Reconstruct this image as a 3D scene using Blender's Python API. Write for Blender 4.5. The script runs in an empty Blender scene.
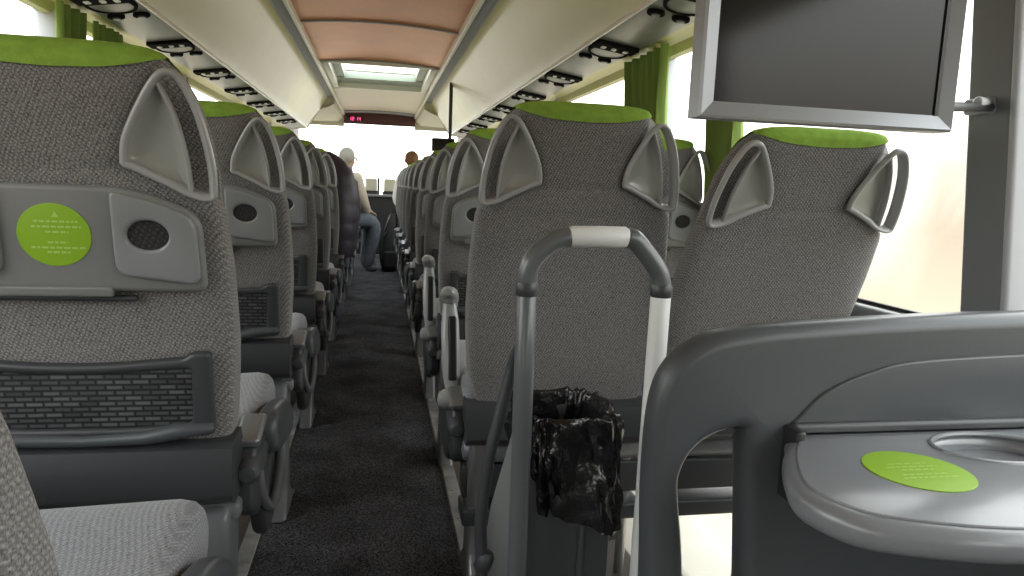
import bpy, bmesh, math, random
from mathutils import Vector, Matrix, noise
random.seed(7)
PI = math.pi
SC = bpy.context.scene
COL = SC.collection

# ------------------------------------------------------------------ materials
def mat(name, color, rough=.5, metal=0., coat=0., spec=.5, bump=None, var=None, trans=0., emit=None, emit_s=0., sheen=0.):
    m = bpy.data.materials.new(name); m.use_nodes = True
    nt = m.node_tree; p = nt.nodes['Principled BSDF']
    c = (*color, 1)
    p.inputs['Base Color'].default_value = c
    p.inputs['Roughness'].default_value = rough
    p.inputs['Metallic'].default_value = metal
    p.inputs['Coat Weight'].default_value = coat
    p.inputs['Coat Roughness'].default_value = .15
    p.inputs['Specular IOR Level'].default_value = spec
    p.inputs['Sheen Weight'].default_value = sheen
    p.inputs['Transmission Weight'].default_value = trans
    if emit:
        p.inputs['Emission Color'].default_value = (*emit, 1); p.inputs['Emission Strength'].default_value = emit_s
    tc = nt.nodes.new('ShaderNodeTexCoord')
    if var:      # (scale, amount): soft mottling that belongs to the surface
        n = nt.nodes.new('ShaderNodeTexNoise'); n.inputs['Scale'].default_value = var[0]; n.inputs['Detail'].default_value = 4
        nt.links.new(tc.outputs['Object'], n.inputs['Vector'])
        r = nt.nodes.new('ShaderNodeMapRange'); r.inputs[1].default_value = .3; r.inputs[2].default_value = .7
        r.inputs[3].default_value = 1 - var[1]; r.inputs[4].default_value = 1 + var[1]
        nt.links.new(n.outputs[0], r.inputs[0])
        mx = nt.nodes.new('ShaderNodeMix'); mx.data_type = 'RGBA'; mx.blend_type = 'MULTIPLY'; mx.inputs[0].default_value = 1
        mx.inputs[6].default_value = c; nt.links.new(r.outputs[0], mx.inputs[7]); nt.links.new(mx.outputs[2], p.inputs['Base Color'])
    if bump:
        n = nt.nodes.new('ShaderNodeTexNoise'); n.inputs['Scale'].default_value = bump[0]; n.inputs['Detail'].default_value = 3
        nt.links.new(tc.outputs['Object'], n.inputs['Vector'])
        b = nt.nodes.new('ShaderNodeBump'); b.inputs['Strength'].default_value = bump[1]; b.inputs['Distance'].default_value = .002
        nt.links.new(n.outputs[0], b.inputs['Height']); nt.links.new(b.outputs[0], p.inputs['Normal'])
    return m

def fabric(name, dark, light, scale=46., sheen=.3):
    m = bpy.data.materials.new(name); m.use_nodes = True
    nt = m.node_tree; L = nt.links; p = nt.nodes['Principled BSDF']
    p.inputs['Roughness'].default_value = .95; p.inputs['Specular IOR Level'].default_value = .15
    p.inputs['Sheen Weight'].default_value = sheen; p.inputs['Sheen Roughness'].default_value = .5
    tc = nt.nodes.new('ShaderNodeTexCoord')
    hs = []
    for ang, sc in ((.9, scale), (-.75, scale * 1.05)):
        mp = nt.nodes.new('ShaderNodeMapping'); mp.inputs['Rotation'].default_value = (.5, ang, .3)
        L.new(tc.outputs['Object'], mp.inputs['Vector'])
        w = nt.nodes.new('ShaderNodeTexWave'); w.inputs['Scale'].default_value = sc
        w.inputs['Distortion'].default_value = 1.2; w.inputs['Detail Scale'].default_value = 3
        L.new(mp.outputs[0], w.inputs['Vector']); hs.append(w)
    mu = nt.nodes.new('ShaderNodeMath'); mu.operation = 'MULTIPLY'
    L.new(hs[0].outputs[1], mu.inputs[0]); L.new(hs[1].outputs[1], mu.inputs[1])
    n = nt.nodes.new('ShaderNodeTexNoise'); n.inputs['Scale'].default_value = 420; n.inputs['Detail'].default_value = 2
    L.new(tc.outputs['Object'], n.inputs['Vector'])
    ad = nt.nodes.new('ShaderNodeMath'); ad.operation = 'MULTIPLY_ADD'; ad.inputs[1].default_value = .55
    L.new(mu.outputs[0], ad.inputs[0])
    sb = nt.nodes.new('ShaderNodeMath'); sb.operation = 'MULTIPLY_ADD'; sb.inputs[1].default_value = 1.6; sb.inputs[2].default_value = -.5
    L.new(n.outputs[0], sb.inputs[0]); L.new(sb.outputs[0], ad.inputs[2])
    cr = nt.nodes.new('ShaderNodeMix'); cr.data_type = 'RGBA'; cr.clamp_factor = True
    cr.inputs[6].default_value = (*dark, 1); cr.inputs[7].default_value = (*light, 1)
    L.new(ad.outputs[0], cr.inputs[0]); L.new(cr.outputs[2], p.inputs['Base Color'])
    b = nt.nodes.new('ShaderNodeBump'); b.inputs['Strength'].default_value = .5; b.inputs['Distance'].default_value = .0015
    L.new(ad.outputs[0], b.inputs['Height']); L.new(b.outputs[0], p.inputs['Normal'])
    return m

def net_mat():
    m = bpy.data.materials.new('pocket_net'); m.use_nodes = True
    nt = m.node_tree; L = nt.links; p = nt.nodes['Principled BSDF']
    p.inputs['Roughness'].default_value = .5
    tc = nt.nodes.new('ShaderNodeTexCoord')
    sx = nt.nodes.new('ShaderNodeSeparateXYZ'); L.new(tc.outputs['Object'], sx.inputs[0])
    cb = nt.nodes.new('ShaderNodeCombineXYZ'); L.new(sx.outputs[0], cb.inputs[0]); L.new(sx.outputs[2], cb.inputs[1])
    br = nt.nodes.new('ShaderNodeTexBrick'); br.offset = .5
    br.inputs['Scale'].default_value = 1; br.inputs['Brick Width'].default_value = .027; br.inputs['Row Height'].default_value = .0095
    br.inputs['Mortar Size'].default_value = .0042; br.inputs['Mortar Smooth'].default_value = 1
    br.inputs['Color1'].default_value = (.13, .135, .14, 1); br.inputs['Color2'].default_value = (.05, .052, .056, 1)
    br.inputs['Mortar'].default_value = (.006, .006, .007, 1)
    L.new(cb.outputs[0], br.inputs['Vector']); L.new(br.outputs[0], p.inputs['Base Color'])
    return m

def carpet_mat():
    m = bpy.data.materials.new('carpet'); m.use_nodes = True
    nt = m.node_tree; L = nt.links; p = nt.nodes['Principled BSDF']
    p.inputs['Roughness'].default_value = 1; p.inputs['Specular IOR Level'].default_value = .1
    tc = nt.nodes.new('ShaderNodeTexCoord')
    n = nt.nodes.new('ShaderNodeTexNoise'); n.inputs['Scale'].default_value = 230; n.inputs['Detail'].default_value = 2
    n2 = nt.nodes.new('ShaderNodeTexNoise'); n2.inputs['Scale'].default_value = 5; n2.inputs['Detail'].default_value = 6
    L.new(tc.outputs['Object'], n.inputs['Vector']); L.new(tc.outputs['Object'], n2.inputs['Vector'])
    r = nt.nodes.new('ShaderNodeValToRGB'); r.color_ramp.elements[0].position = .35; r.color_ramp.elements[1].position = .75
    r.color_ramp.elements[0].color = (.018, .018, .021, 1); r.color_ramp.elements[1].color = (.17, .175, .19, 1)
    L.new(n.outputs[0], r.inputs[0])
    mx = nt.nodes.new('ShaderNodeMix'); mx.data_type = 'RGBA'; mx.blend_type = 'MULTIPLY'; mx.inputs[0].default_value = 1
    r2 = nt.nodes.new('ShaderNodeMapRange'); r2.inputs[1].default_value = .3; r2.inputs[2].default_value = .7; r2.inputs[3].default_value = .6; r2.inputs[4].default_value = 1.4
    L.new(n2.outputs[0], r2.inputs[0]); L.new(r.outputs[0], mx.inputs[6]); L.new(r2.outputs[0], mx.inputs[7])
    L.new(mx.outputs[2], p.inputs['Base Color'])
    b = nt.nodes.new('ShaderNodeBump'); b.inputs['Strength'].default_value = .8; b.inputs['Distance'].default_value = .003
    L.new(n.outputs[0], b.inputs['Height']); L.new(b.outputs[0], p.inputs['Normal'])
    return m

def glass_mat(name, tint=(.97, .985, .98), gloss=.06):
    m = bpy.data.materials.new(name); m.use_nodes = True
    nt = m.node_tree; nt.nodes.clear()
    o = nt.nodes.new('ShaderNodeOutputMaterial'); t = nt.nodes.new('ShaderNodeBsdfTransparent'); t.inputs[0].default_value = (*tint, 1)
    g = nt.nodes.new('ShaderNodeBsdfGlossy'); g.inputs['Roughness'].default_value = .02
    mx = nt.nodes.new('ShaderNodeMixShader'); mx.inputs[0].default_value = gloss
    nt.links.new(t.outputs[0], mx.inputs[1]); nt.links.new(g.outputs[0], mx.inputs[2]); nt.links.new(mx.outputs[0], o.inputs[0])
    return m

M = {}
M['fabric'] = fabric('seat_fabric', (.062, .061, .062), (.36, .35, .335), 62)
M['wellcloth'] = fabric('cup_well_cloth', (.012, .012, .013), (.07, .068, .066))
M['cushion'] = fabric('cushion_fabric', (.13, .132, .14), (.38, .39, .42), 62)
M['green'] = mat('green_cloth', (.25, .42, .06), .85, bump=(400, .3), var=(60, .12), spec=.2)
M['curtain'] = mat('curtain_cloth', (.23, .33, .09), .9, bump=(200, .2), spec=.15)
M['shell'] = mat('silver_grey_plastic', (.36, .365, .36), .32, coat=.25, bump=(900, .06))
M['dish'] = mat('glossy_dish_plastic', (.40, .41, .38), .22, coat=.4)
M['tray'] = mat('tray_grey_plastic', (.20, .205, .20), .42, bump=(1200, .08))
M['rim'] = mat('console_grey_plastic', (.25, .26, .265), .36, coat=.2, bump=(1200, .06))
M['sticker'] = mat('green_sticker', (.27, .48, .02), .45)
M['print'] = mat('sticker_print', (.42, .65, .14), .5)
M['black'] = mat('black_plastic', (.018, .019, .02), .45)
M['matt'] = mat('matt_black', (.010, .010, .011), .9, spec=.05)
M['dark'] = mat('charcoal_plastic', (.045, .048, .052), .4, bump=(700, .08))
M['darkgrey'] = mat('dark_grey_moulding', (.068, .075, .081), .35, bump=(900, .1))
M['silver'] = mat('silver_paint', (.30, .31, .32), .38, metal=.6)
M['steel'] = mat('brushed_steel', (.55, .56, .56), .3, metal=.85, bump=(300, .1))
M['greymetal'] = mat('grey_painted_metal', (.20, .21, .22), .35, metal=.2)
M['net'] = net_mat()
M['carpet'] = carpet_mat()
M['lino'] = mat('brown_floor_vinyl', (.12, .10, .085), .5, var=(8, .25), bump=(300, .2))
M['creamfloor'] = mat('cream_step_vinyl', (.42, .395, .33), .6, var=(6, .05))
M['rail'] = mat('worn_aluminium', (.44, .44, .43), .45, metal=.3, var=(14, .35))
M['bin'] = mat('cream_locker_panel', (.53, .495, .20), .42, var=(3, .04), coat=.15)
M['lining'] = mat('cream_lining', (.66, .64, .52), .55)
M['trimw'] = mat('pale_trim', (.80, .78, .72), .35)
M['greyrec'] = mat('grey_recess', (.30, .30, .32), .5)
M['service'] = mat('grey_service_panel', (.25, .245, .225), .36, metal=.2)
M['copper'] = mat('copper_ceiling_panel', (.72, .29, .12), .33, metal=.55, var=(3, .08), bump=(600, .1))
M['copper2'] = mat('beige_ceiling_panel', (.62, .56, .46), .35, metal=.1)
M['maroon'] = mat('maroon_bulkhead', (.10, .035, .035), .4)
M['led'] = mat('red_display', (.4, .02, .08), .4, emit=(1, .05, .2), emit_s=1.2)
M['wall'] = mat('grey_wall_lining', (.22, .23, .23), .6, bump=(300, .2))
M['pillar'] = mat('grey_pillar', (.22, .235, .25), .5, bump=(500, .15))
M['pillarl'] = mat('pale_grey_pillar_cover', (.50, .52, .56), .45)
M['glass'] = glass_mat('window_glass')
M['rubber'] = mat('black_rubber', (.015, .015, .016), .6)
M['pole'] = mat('dark_grey_handrail', (.105, .115, .12), .3, coat=.2)
M['white'] = mat('white_grip', (.72, .73, .72), .35, bump=(900, .25))
M['bag'] = mat('black_bin_liner', (.010, .010, .011), .24, spec=.7, bump=(26, .7))
M['bag'].node_tree.nodes['Bump'].inputs['Distance'].default_value = .012
M['screen'] = mat('monitor_glass', (.016, .0145, .014), .13, spec=.3)
M['frame'] = mat('monitor_silver', (.33, .345, .37), .38, metal=.35)
M['table'] = mat('table_grey', (.20, .212, .228), .28, coat=.3, bump=(1200, .05))
M['jacket'] = mat('plum_black_nylon', (.035, .027, .042), .5, bump=(40, .3))
M['jeans'] = mat('washed_jeans', (.13, .15, .18), .9, var=(20, .2))
M['skin'] = mat('skin', (.55, .35, .25), .6)
M['beige'] = mat('beige_knit', (.58, .50, .40), .9)
M['whitecloth'] = mat('white_cloth', (.75, .75, .72), .9)
M['hairg'] = mat('grey_hair', (.42, .40, .38), .8, bump=(200, .5))
M['hairb'] = mat('brown_hair', (.22, .10, .05), .7, bump=(200, .5))
M['blackcloth'] = mat('black_nylon', (.012, .012, .014), .6, bump=(60, .4))
M['shoe'] = mat('grey_shoe', (.30, .29, .28), .7)

# ------------------------------------------------------------------ helpers
def finish(me, m, ang=38):
    me.materials.clear()
    me.materials.append(m)
    for p in me.polygons: p.use_smooth = True; p.material_index = 0
    me.set_sharp_from_angle(angle=math.radians(ang))
    return me

def link(name, me, parent=None, loc=None):
    o = bpy.data.objects.new(name, me); COL.objects.link(o)
    if parent: o.parent = parent
    if loc: o.location = loc
    return o

def bm_obj(name, bm, m, parent=None, ang=38):
    bmesh.ops.recalc_face_normals(bm, faces=bm.faces)
    me = bpy.data.meshes.new(name); bm.to_mesh(me); bm.free()
    return link(name, finish(me, m, ang), parent)

def tag(o, label=None, cat=None, group=None, kind=None):
    if label: o['label'] = label
    if cat: o['category'] = cat
    if group: o['group'] = group
    if kind: o['kind'] = kind
    return o

def empty(name, loc, rz=0):
    o = bpy.data.objects.new(name, None); COL.objects.link(o); o.location = loc; o.rotation_euler = (0, 0, rz)
    o.empty_display_size = .1
    return o

def struct(o):
    o['kind'] = 'structure'; return o

def add_box(bm, x0, x1, y0, y1, z0, z1, bev=0., seg=3, mtx=None):
    vs = [bm.verts.new(v) for v in ((x0, y0, z0), (x1, y0, z0), (x1, y1, z0), (x0, y1, z0), (x0, y0, z1), (x1, y0, z1), (x1, y1, z1), (x0, y1, z1))]
    fs = [bm.faces.new([vs[i] for i in f]) for f in ((0, 3, 2, 1), (4, 5, 6, 7), (0, 1, 5, 4), (1, 2, 6, 5), (2, 3, 7, 6), (3, 0, 4, 7))]
    allv = vs
    if bev > 0:
        es = list({e for f in fs for e in f.edges})
        r = bmesh.ops.bevel(bm, geom=es, offset=bev, segments=seg, profile=.5, affect='EDGES')
        allv = list({v for f in r['faces'] for v in f.verts} | {v for v in vs if v.is_valid})
    if mtx: bmesh.ops.transform(bm, matrix=mtx, verts=allv)
    return allv

def box(name, x0, x1, y0, y1, z0, z1, m, parent=None, bev=0.):
    bm = bmesh.new(); add_box(bm, x0, x1, y0, y1, z0, z1, bev); return bm_obj(name, bm, m, parent)

def catmull(pts, n=8, closed=False):
    P = [Vector(p) for p in pts]; N = len(P); out = []
    rng = N if closed else N - 1
    for i in range(rng):
        p1, p2 = P[i], P[(i + 1) % N]
        p0 = P[(i - 1) % N] if closed or i > 0 else p1 * 2 - p2
        p3 = P[(i + 2) % N] if closed or i + 2 < N else p2 * 2 - p1
        for k in range(n):
            t = k / n
            out.append(.5 * ((2 * p1) + (p2 - p0) * t + (2 * p0 - 5 * p1 + 4 * p2 - p3) * t * t + (3 * p1 - p0 - 3 * p2 + p3) * t ** 3))
    if not closed: out.append(P[-1])
    return out

def rpoly(pts, r, n=6):
    """polygon with filleted corners; r number or list"""
    out = []; N = len(pts)
    for i in range(N):
        a, b, c = Vector(pts[i - 1]), Vector(pts[i]), Vector(pts[(i + 1) % N])
        ri = r[i] if isinstance(r, (list, tuple)) else r
        da, dc = (a - b), (c - b)
        ri = min(ri, da.length * .48, dc.length * .48)
        p, q = b + da.normalized() * ri, b + dc.normalized() * ri
        if ri < 1e-5: out.append(b); continue
        for k in range(n + 1):
            t = k / n; out.append(p * (1 - t) ** 2 + b * 2 * t * (1 - t) + q * t * t)
    return out

def ellipse(cx, cy, a, b, n=28, rot=0):
    return [(cx + a * math.cos(t) * math.cos(rot) - b * math.sin(t) * math.sin(rot), cy + a * math.cos(t) * math.sin(rot) + b * math.sin(t) * math.cos(rot)) for t in [2 * PI * k / n for k in range(n)]]

def add_tube(bm, pts, rad, seg=12, caps=True, flat=None, up=Vector((0, 0, 1))):
    """sweep a circle / ellipse along points; rad number or list; flat = squash factor of the second axis"""
    P = [Vector(p) for p in pts]; n = len(P)
    R = rad if isinstance(rad, (list, tuple)) else [rad] * n
    rings = []; prev = None
    for i in range(n):
        t = (P[min(i + 1, n - 1)] - P[max(i - 1, 0)]).normalized()
        if prev is None:
            a = up - t * up.dot(t)
            if a.length < 1e-3: a = Vector((1, 0, 0)) - t * t.x
        else: a = prev - t * prev.dot(t)
        a.normalize(); prev = a; b = t.cross(a)
        fl = 1 if flat is None else (flat[i] / R[i] if isinstance(flat, list) else flat)
        rings.append([bm.verts.new(P[i] + a * math.cos(k * 2 * PI / seg) * R[i] + b * math.sin(k * 2 * PI / seg) * R[i] * fl) for k in range(seg)])
    for i in range(n - 1):
        for k in range(seg):
            bm.faces.new((rings[i][k], rings[i][(k + 1) % seg], rings[i + 1][(k + 1) % seg], rings[i + 1][k]))
    if caps:
        for ring, s in ((rings[0], -1), (rings[-1], 1)):
            c = sum((v.co for v in ring), Vector()) / seg
            i = 0 if s < 0 else n - 1
            t = (P[min(i + 1, n - 1)] - P[max(i - 1, 0)]).normalized() * s
            mid = [bm.verts.new(c + (v.co - c) * .7 + t * R[i] * .45) for v in ring]
            tip = bm.verts.new(c + t * R[i] * .62)
            for k in range(seg):
                bm.faces.new((ring[k], ring[(k + 1) % seg], mid[(k + 1) % seg], mid[k]))
                bm.faces.new((mid[k], mid[(k + 1) % seg], tip))
    return rings

def tube(name, pts, rad, m, parent=None, seg=12, flat=None, closed=False, up=Vector((0, 0, 1))):
    bm = bmesh.new()
    if closed:
        pts = list(pts) + [pts[0], pts[1]]
    add_tube(bm, pts, rad, seg, caps=not closed, flat=flat, up=up)
    return bm_obj(name, bm, m, parent, 60)

def plate(loops, depth, bev, fn, res=3):
    """filled outline(s) with holes, extruded and bevelled; fn maps (x, v, off) -> world; off + = towards viewer side"""
    cu = bpy.data.curves.new('t', 'CURVE'); cu.dimensions = '2D'; cu.fill_mode = 'BOTH'
    bev = min(bev, depth / 2 - 1e-4)
    cu.extrude = depth / 2 - bev; cu.bevel_depth = bev; cu.bevel_resolution = res; cu.offset = -bev
    for lp in loops:
        s = cu.splines.new('POLY'); s.points.add(len(lp) - 1); s.use_cyclic_u = True
        for p, q in zip(s.points, lp): p.co = (q[0], q[1], 0, 1)
    o = bpy.data.objects.new('t', cu); COL.objects.link(o)
    dg = bpy.context.evaluated_depsgraph_get(); dg.update()
    me = bpy.data.meshes.new_from_object(o.evaluated_get(dg))
    bpy.data.objects.remove(o); bpy.data.curves.remove(cu)
    for v in me.vertices: v.co = fn(v.co.x, v.co.y, v.co.z)
    bm = bmesh.new(); bm.from_mesh(me); bpy.data.meshes.remove(me)
    bmesh.ops.remove_doubles(bm, verts=bm.verts, dist=1e-5)
    return bm

def plate_obj(name, loops, depth, bev, fn, m, parent=None, res=3, ang=38):
    return bm_obj(name, plate(loops, depth, bev, fn, res), m, parent, ang)

def loft(rings, capa=True, capb=True, closed=True):
    bm = bmesh.new(); V = [[bm.verts.new(p) for p in r] for r in rings]; n = len(V[0])
    for i in range(len(V) - 1):
        for k in range(n if closed else n - 1):
            bm.faces.new((V[i][k], V[i][(k + 1) % n], V[i + 1][(k + 1) % n], V[i + 1][k]))
    if capa: bm.faces.new(V[0])
    if capb: bm.faces.new(V[-1])
    return bm

def copy_tree(o, parent=None):
    c = o.copy(); COL.objects.link(c); c.parent = parent
    if 'label' in c and parent is None: del c['label']
    for ch in KIDS.get(o.name, []): copy_kid(ch, c)
    return c
KIDS = {}
def copy_kid(o, parent):
    c = o.copy(); COL.objects.link(c); c.parent = parent
    for ch in KIDS.get(o.name, []): copy_kid(ch, c)
def remember(root):
    def rec(o):
        KIDS[o.name] = [c for c in bpy.data.objects if c.parent == o]
        for c in KIDS[o.name]: rec(c)
    rec(root)

def interp(tab, x):
    if x <= tab[0][0]: return tab[0][1]
    for (a, b), (c, d) in zip(tab, tab[1:]):
        if x <= c:
            t = (x - a) / (c - a); return b + (d - b) * t
    return tab[-1][1]

# ------------------------------------------------------------------ the coach seat
WT = [(.50, .205), (.52, .218), (.56, .226), (.70, .237), (.85, .235), (.935, .228), (.955, .223), (.964, .205), (.976, .180), (.990, .152), (1.005, .120), (1.014, .105),
      (1.022, .104), (1.05, .112), (1.08, .124), (1.12, .141), (1.14, .149), (1.155, .150), (1.168, .149), (1.176, .143), (1.181, .129), (1.185, .098), (1.187, .05)]
WF = [(1.0, .222), (1.05, .214), (1.09, .204), (1.12, .192), (1.14, .181), (1.155, .170), (1.163, .162), (1.168, .156), (1.176, .146), (1.181, .129), (1.185, .098), (1.187, .05)]
TT = [(.50, .06), (.52, .09), (.60, .11), (.75, .105), (.90, .09), (1.0, .075), (1.09, .085), (1.14, .080), (1.163, .066), (1.176, .046), (1.182, .030), (1.186, .014), (1.187, .006)]

class Geo:
    def __init__(s, k=.173): s.k = k; s.zs = 1 / math.sqrt(1 + k * k) * math.sqrt(1 + .173 ** 2)
    def Z(s, z): return .5 + (z - .5) * s.zs
    def rear(s, z): return .12 - (z - .5) * s.k
    def surf(s, th, z, gr=0.):
        wr = interp(WT, z); wf = interp(WF, z) if z > 1.0 else min(.223, max(wr, .2225)) if z > .955 else wr   # the front bolster stays wide behind the handles
        w = (wf if math.sin(th) > -1e-6 else wr) + gr; t = interp(TT, z) + gr * 2
        e = 2 / 5.5
        cx = math.cos(th); sy = math.sin(th)
        x = w * math.copysign(abs(cx) ** e, cx); y = t / 2 * math.copysign(abs(sy) ** e, sy)
        yc = s.rear(z) + interp(TT, 1.08 if z > 1.1 else z) / 2
        # the seat back is slightly hollow sideways: front bolsters
        return Vector((x, yc + y, s.Z(z) + gr))
    def fn(s, y0):   # mapping for plates on the rear face; y0 = how far the mid-plane stands off
        return lambda x, v, off: Vector((x, s.rear(v) - y0 - off, s.Z(v)))

def make_seat(aisle, style, k=.173, arm='down'):
    """aisle +1: aisle on the seat's right.  style: tray | plain.  arm: down | up | none"""
    G = Geo(k); a = aisle
    root = empty('coach_seat', (0, 0, 0))
    # backrest
    zl = [.50, .505, .52, .54, .56, .60, .66, .72, .78, .84, .89, .92, .935, .945, .952, .956, .960, .964, .970, .976, .983, .990, .998, 1.005, 1.014, 1.022, 1.03, 1.05, 1.08, 1.10, 1.12, 1.14, 1.155, 1.163, 1.168, 1.176, 1.181, 1.184, 1.187]
    if style == 'plain': zl = [.47 + (z - .5) * (.56 - .47) / .06 if z < .56 else z for z in zl]
    N = 56; ths = []
    for i in range(N):
        t = 2 * PI * i / N; ths.append(t)
    rings = []
    for z in zl:
        r = []
        for t in ths:
            zw = .5 + (z - .47) * .06 / .09 if style == 'plain' and z < .56 else z
            p = G.surf(t, zw)
            if zw != z: p.z = G.Z(z); p.y += G.rear(z) - G.rear(zw); p.x *= .96 + .04 * (z - .47) / .09
            if .995 < z < 1.012 and p.y < G.rear(z) + .03: p.y += .0035      # sewn crease below the head part
            # soft hollow of the rear panel
            if z < .95 and math.sin(t) < 0: p.y += .004 * math.cos(p.x / .24 * PI / 2)
            r.append(p)
        rings.append(r)
    bm = loft(rings); bm_obj('backrest', bm, M['fabric'], root, 60)
    # green headrest cover, wraps the crown
    rings = []
    T = 9
    for j in range(T + 1):
        r = []
        for i in range(N):
            t = ths[i]; s_ = math.sin(t); c_ = math.cos(t)
            xx = abs(G.surf(t, 1.15).x) / .15
            low = (1.142 + .022 * xx ** 2.5) if s_ < 0 else 1.170 - .09 * min(1, max(0, s_ - .35) * 2)
            z = low + (1.186 - low) * (j / T) ** .8
            r.append(G.surf(t, z, .0035))
        rings.append(r)
    bm_obj('headrest_cover', loft(rings, False, True), M['green'], root, 60)
    # grab handles: rim + strut + recessed dish
    for s in (-1, 1):
        out = catmull([(.098, 1.018), (.103, 1.050), (.124, 1.095), (.148, 1.134), (.165, 1.147), (.183, 1.137), (.204, 1.092), (.218, 1.028), (.221, .978), (.215, .967), (.192, .971), (.150, .990), (.112, 1.008), (.100, 1.012)], 5, True)
        F = G.fn(0)
        bm = bmesh.new()
        def pt(p, dy=0.): 
            bulge = .022 * max(0, (p[0] - .14) / .09) ** 1.5 if p[1] < 1.15 else .0
            v = F(p[0] * s, p[1], .007 + dy - bulge * .0); return v
        def depth(x, z):      # the free outer bow is a deep band, the rim on the fabric is slim
            q = max(0, min(1, (x - .150) / .035)); return .0065 + .0075 * q * q * (3 - 2 * q)
        R0 = [depth(p.x, p.y) for p in out]
        ring = [pt((p.x, p.y), -(q - .006)) for p, q in zip(out, R0)]
        add_tube(bm, ring + ring[:2], R0 + R0[:2], 14, False, flat=[.0062] * (len(R0) + 2), up=Vector((0, -1, 0)))
        st = catmull([(.150, 1.136), (.170, 1.09), (.184, 1.03), (.189, .970)], 5)
        add_tube(bm, [pt((p.x, p.y), -.007) for p in st], [.009] * len(st), 12, False, flat=[.0042] * len(st), up=Vector((0, -1, 0)))
        h = bm_obj('grab_handle', bm, M['shell'], root, 60)
        # dish
        dout = catmull([(.099, 1.018), (.104, 1.050), (.125, 1.094), (.146, 1.131), (.152, 1.133), (.170, 1.09), (.184, 1.03), (.189, .976), (.178, .977), (.150, .990), (.112, 1.008)], 4, True)
        c = Vector((.145, 1.04)); bm = bmesh.new(); n = len(dout); layers = []
        for off0, sgn in ((0, 1), (.006, 1)):
            lay = []
            for q, dep in ((1.0, .0), (.90, .010), (.78, .015), (.5, .018), (.2, .019)):
                lay.append([bm.verts.new(F((c.x + (p.x - c.x) * q) * s, c.y + (p.y - c.y) * q, .006 - dep - off0)) for p in dout])
            cc = bm.verts.new(F(c.x * s, c.y, .006 - .019 - off0)); layers.append((lay, cc))
        for lay, cc in layers:
            for A, B in zip(lay, lay[1:]):
                for i in range(n): bm.faces.new((A[i], A[(i + 1) % n], B[(i + 1) % n], B[i]))
            for i in range(n): bm.faces.new((lay[-1][i], lay[-1][(i + 1) % n], cc))
        A, B = layers[0][0][0], layers[1][0][0]
        for i in range(n): bm.faces.new((A[i], A[(i + 1) % n], B[(i + 1) % n], B[i]))
        bm_obj('handle_dish', bm, M['dish'], h, 60)
        # front wing behind the handle slot keeps the handle attached to the back
    if style == 'tray':
        # folded tray table with two raised cup consoles
        tr = rpoly([(-.207, .814), (.207, .814), (.203, .940), (.110, .978), (-.110, .978), (-.203, .940)], [.02, .02, .03, .08, .08, .03])
        t_ = plate_obj('tray_table', [tr], .022, .009, G.fn(.010), M['tray'], root)
        for s in (-1, 1):
            co = rpoly([(.078 * s, .842), (.200 * s, .826), (.197 * s, .932), (.150 * s, .954), (.078 * s, .972)], [.022, .02, .02, .03, .012], 5)
            hole = ellipse(.128 * s, .905, .030, .023, 30)
            cup = plate_obj('cup_console', [co, hole], .014, .006, G.fn(.024), M['rim'], t_)
            plate_obj('cup_well', [ellipse(.128 * s, .905, .034, .027, 30)], .002, .0005, G.fn(.0225), M['wellcloth'], cup)
        # sticker
        st = plate_obj('round_sticker', [ellipse(-.004 * a, .902, .051, .048, 40)], .0016, .0004, G.fn(.0215), M['sticker'], t_)
        bm = bmesh.new(); F = G.fn(.0226)
        rnd = random.Random(3)
        for ln, (zz, hw) in enumerate(((.921, .030), (.913, .034), (.905, .016), (.889, .014), (.881, .037), (.874, .016))):
            x = -hw
            while x < hw:
                l = rnd.uniform(.004, .010)
                x1 = min(x + l, hw)
                vs = [bm.verts.new(F(p, q, 0)) for p, q in ((x, zz), (x1, zz), (x1, zz + .0032), (x, zz + .0032))]
                bm.faces.new(vs); x += l + .002
        # small warning triangle
        vs = [bm.verts.new(F(p, q, 0)) for p, q in ((-.005, .929), (.005, .929), (0, .938))]; bm.faces.new(vs)
        bm_obj('printed_lines', bm, M['print'], st)
        # latch lip and bracket below the tray
        plate_obj('tray_latch', [rpoly([(-.16, .806), (.07, .806), (.07, .822), (-.16, .822)], .006)], .012, .004, G.fn(.022), M['tray'], t_)
        plate_obj('tray_bracket', [rpoly([(-.10, .797), (.10, .797), (.10, .806), (-.10, .806)], .003)], .016, .004, G.fn(.008), M['dark'], t_)
        # magazine pocket
        GP = lambda y0: (lambda x, v, off: G.fn(y0)(x * .96, v + .012, off))
        fr = rpoly([(-.214, .548), (.214, .548), (.214, .700), (.184, .700), (.172, .690), (.0, .676), (-.172, .690), (-.184, .700), (-.214, .700)], [.02, .02, .01, .01, .02, .1, .02, .01, .01])
        inn = rpoly([(-.178, .574), (-.09, .566), (.09, .566), (.178, .574), (.182, .672), (0, .660), (-.182, .672)], [.01, .06, .06, .01, .01, .1, .01])
        pk = plate_obj('magazine_pocket', [fr, inn], .026, .008, GP(.012), M['dark'], root)
        plate_obj('pocket_net', [rpoly([(-.184, .560), (.184, .560), (.188, .68), (0, .668), (-.188, .68)], .01)], .006, .002, GP(.014), M['net'], pk)
        bm = bmesh.new()
        add_tube(bm, [GP(.024)(x, z, 0) for x, z in ((-.21, .565), (-.15, .560), (-.10, .549), (0, .545), (.10, .549), (.15, .560), (.21, .565))], [.010, .015, .012, .010, .012, .015, .010], 10)
        bm_obj('pocket_lip', bm, M['darkgrey'], pk)
    # lower rear cover
    rings = []
    prof = [(.085, .430), (.075, .445), (.078, .50), (.083, .525), (.100, .535), (.17, .535), (.19, .50), (.19, .42), (.10, .42)]
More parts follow.
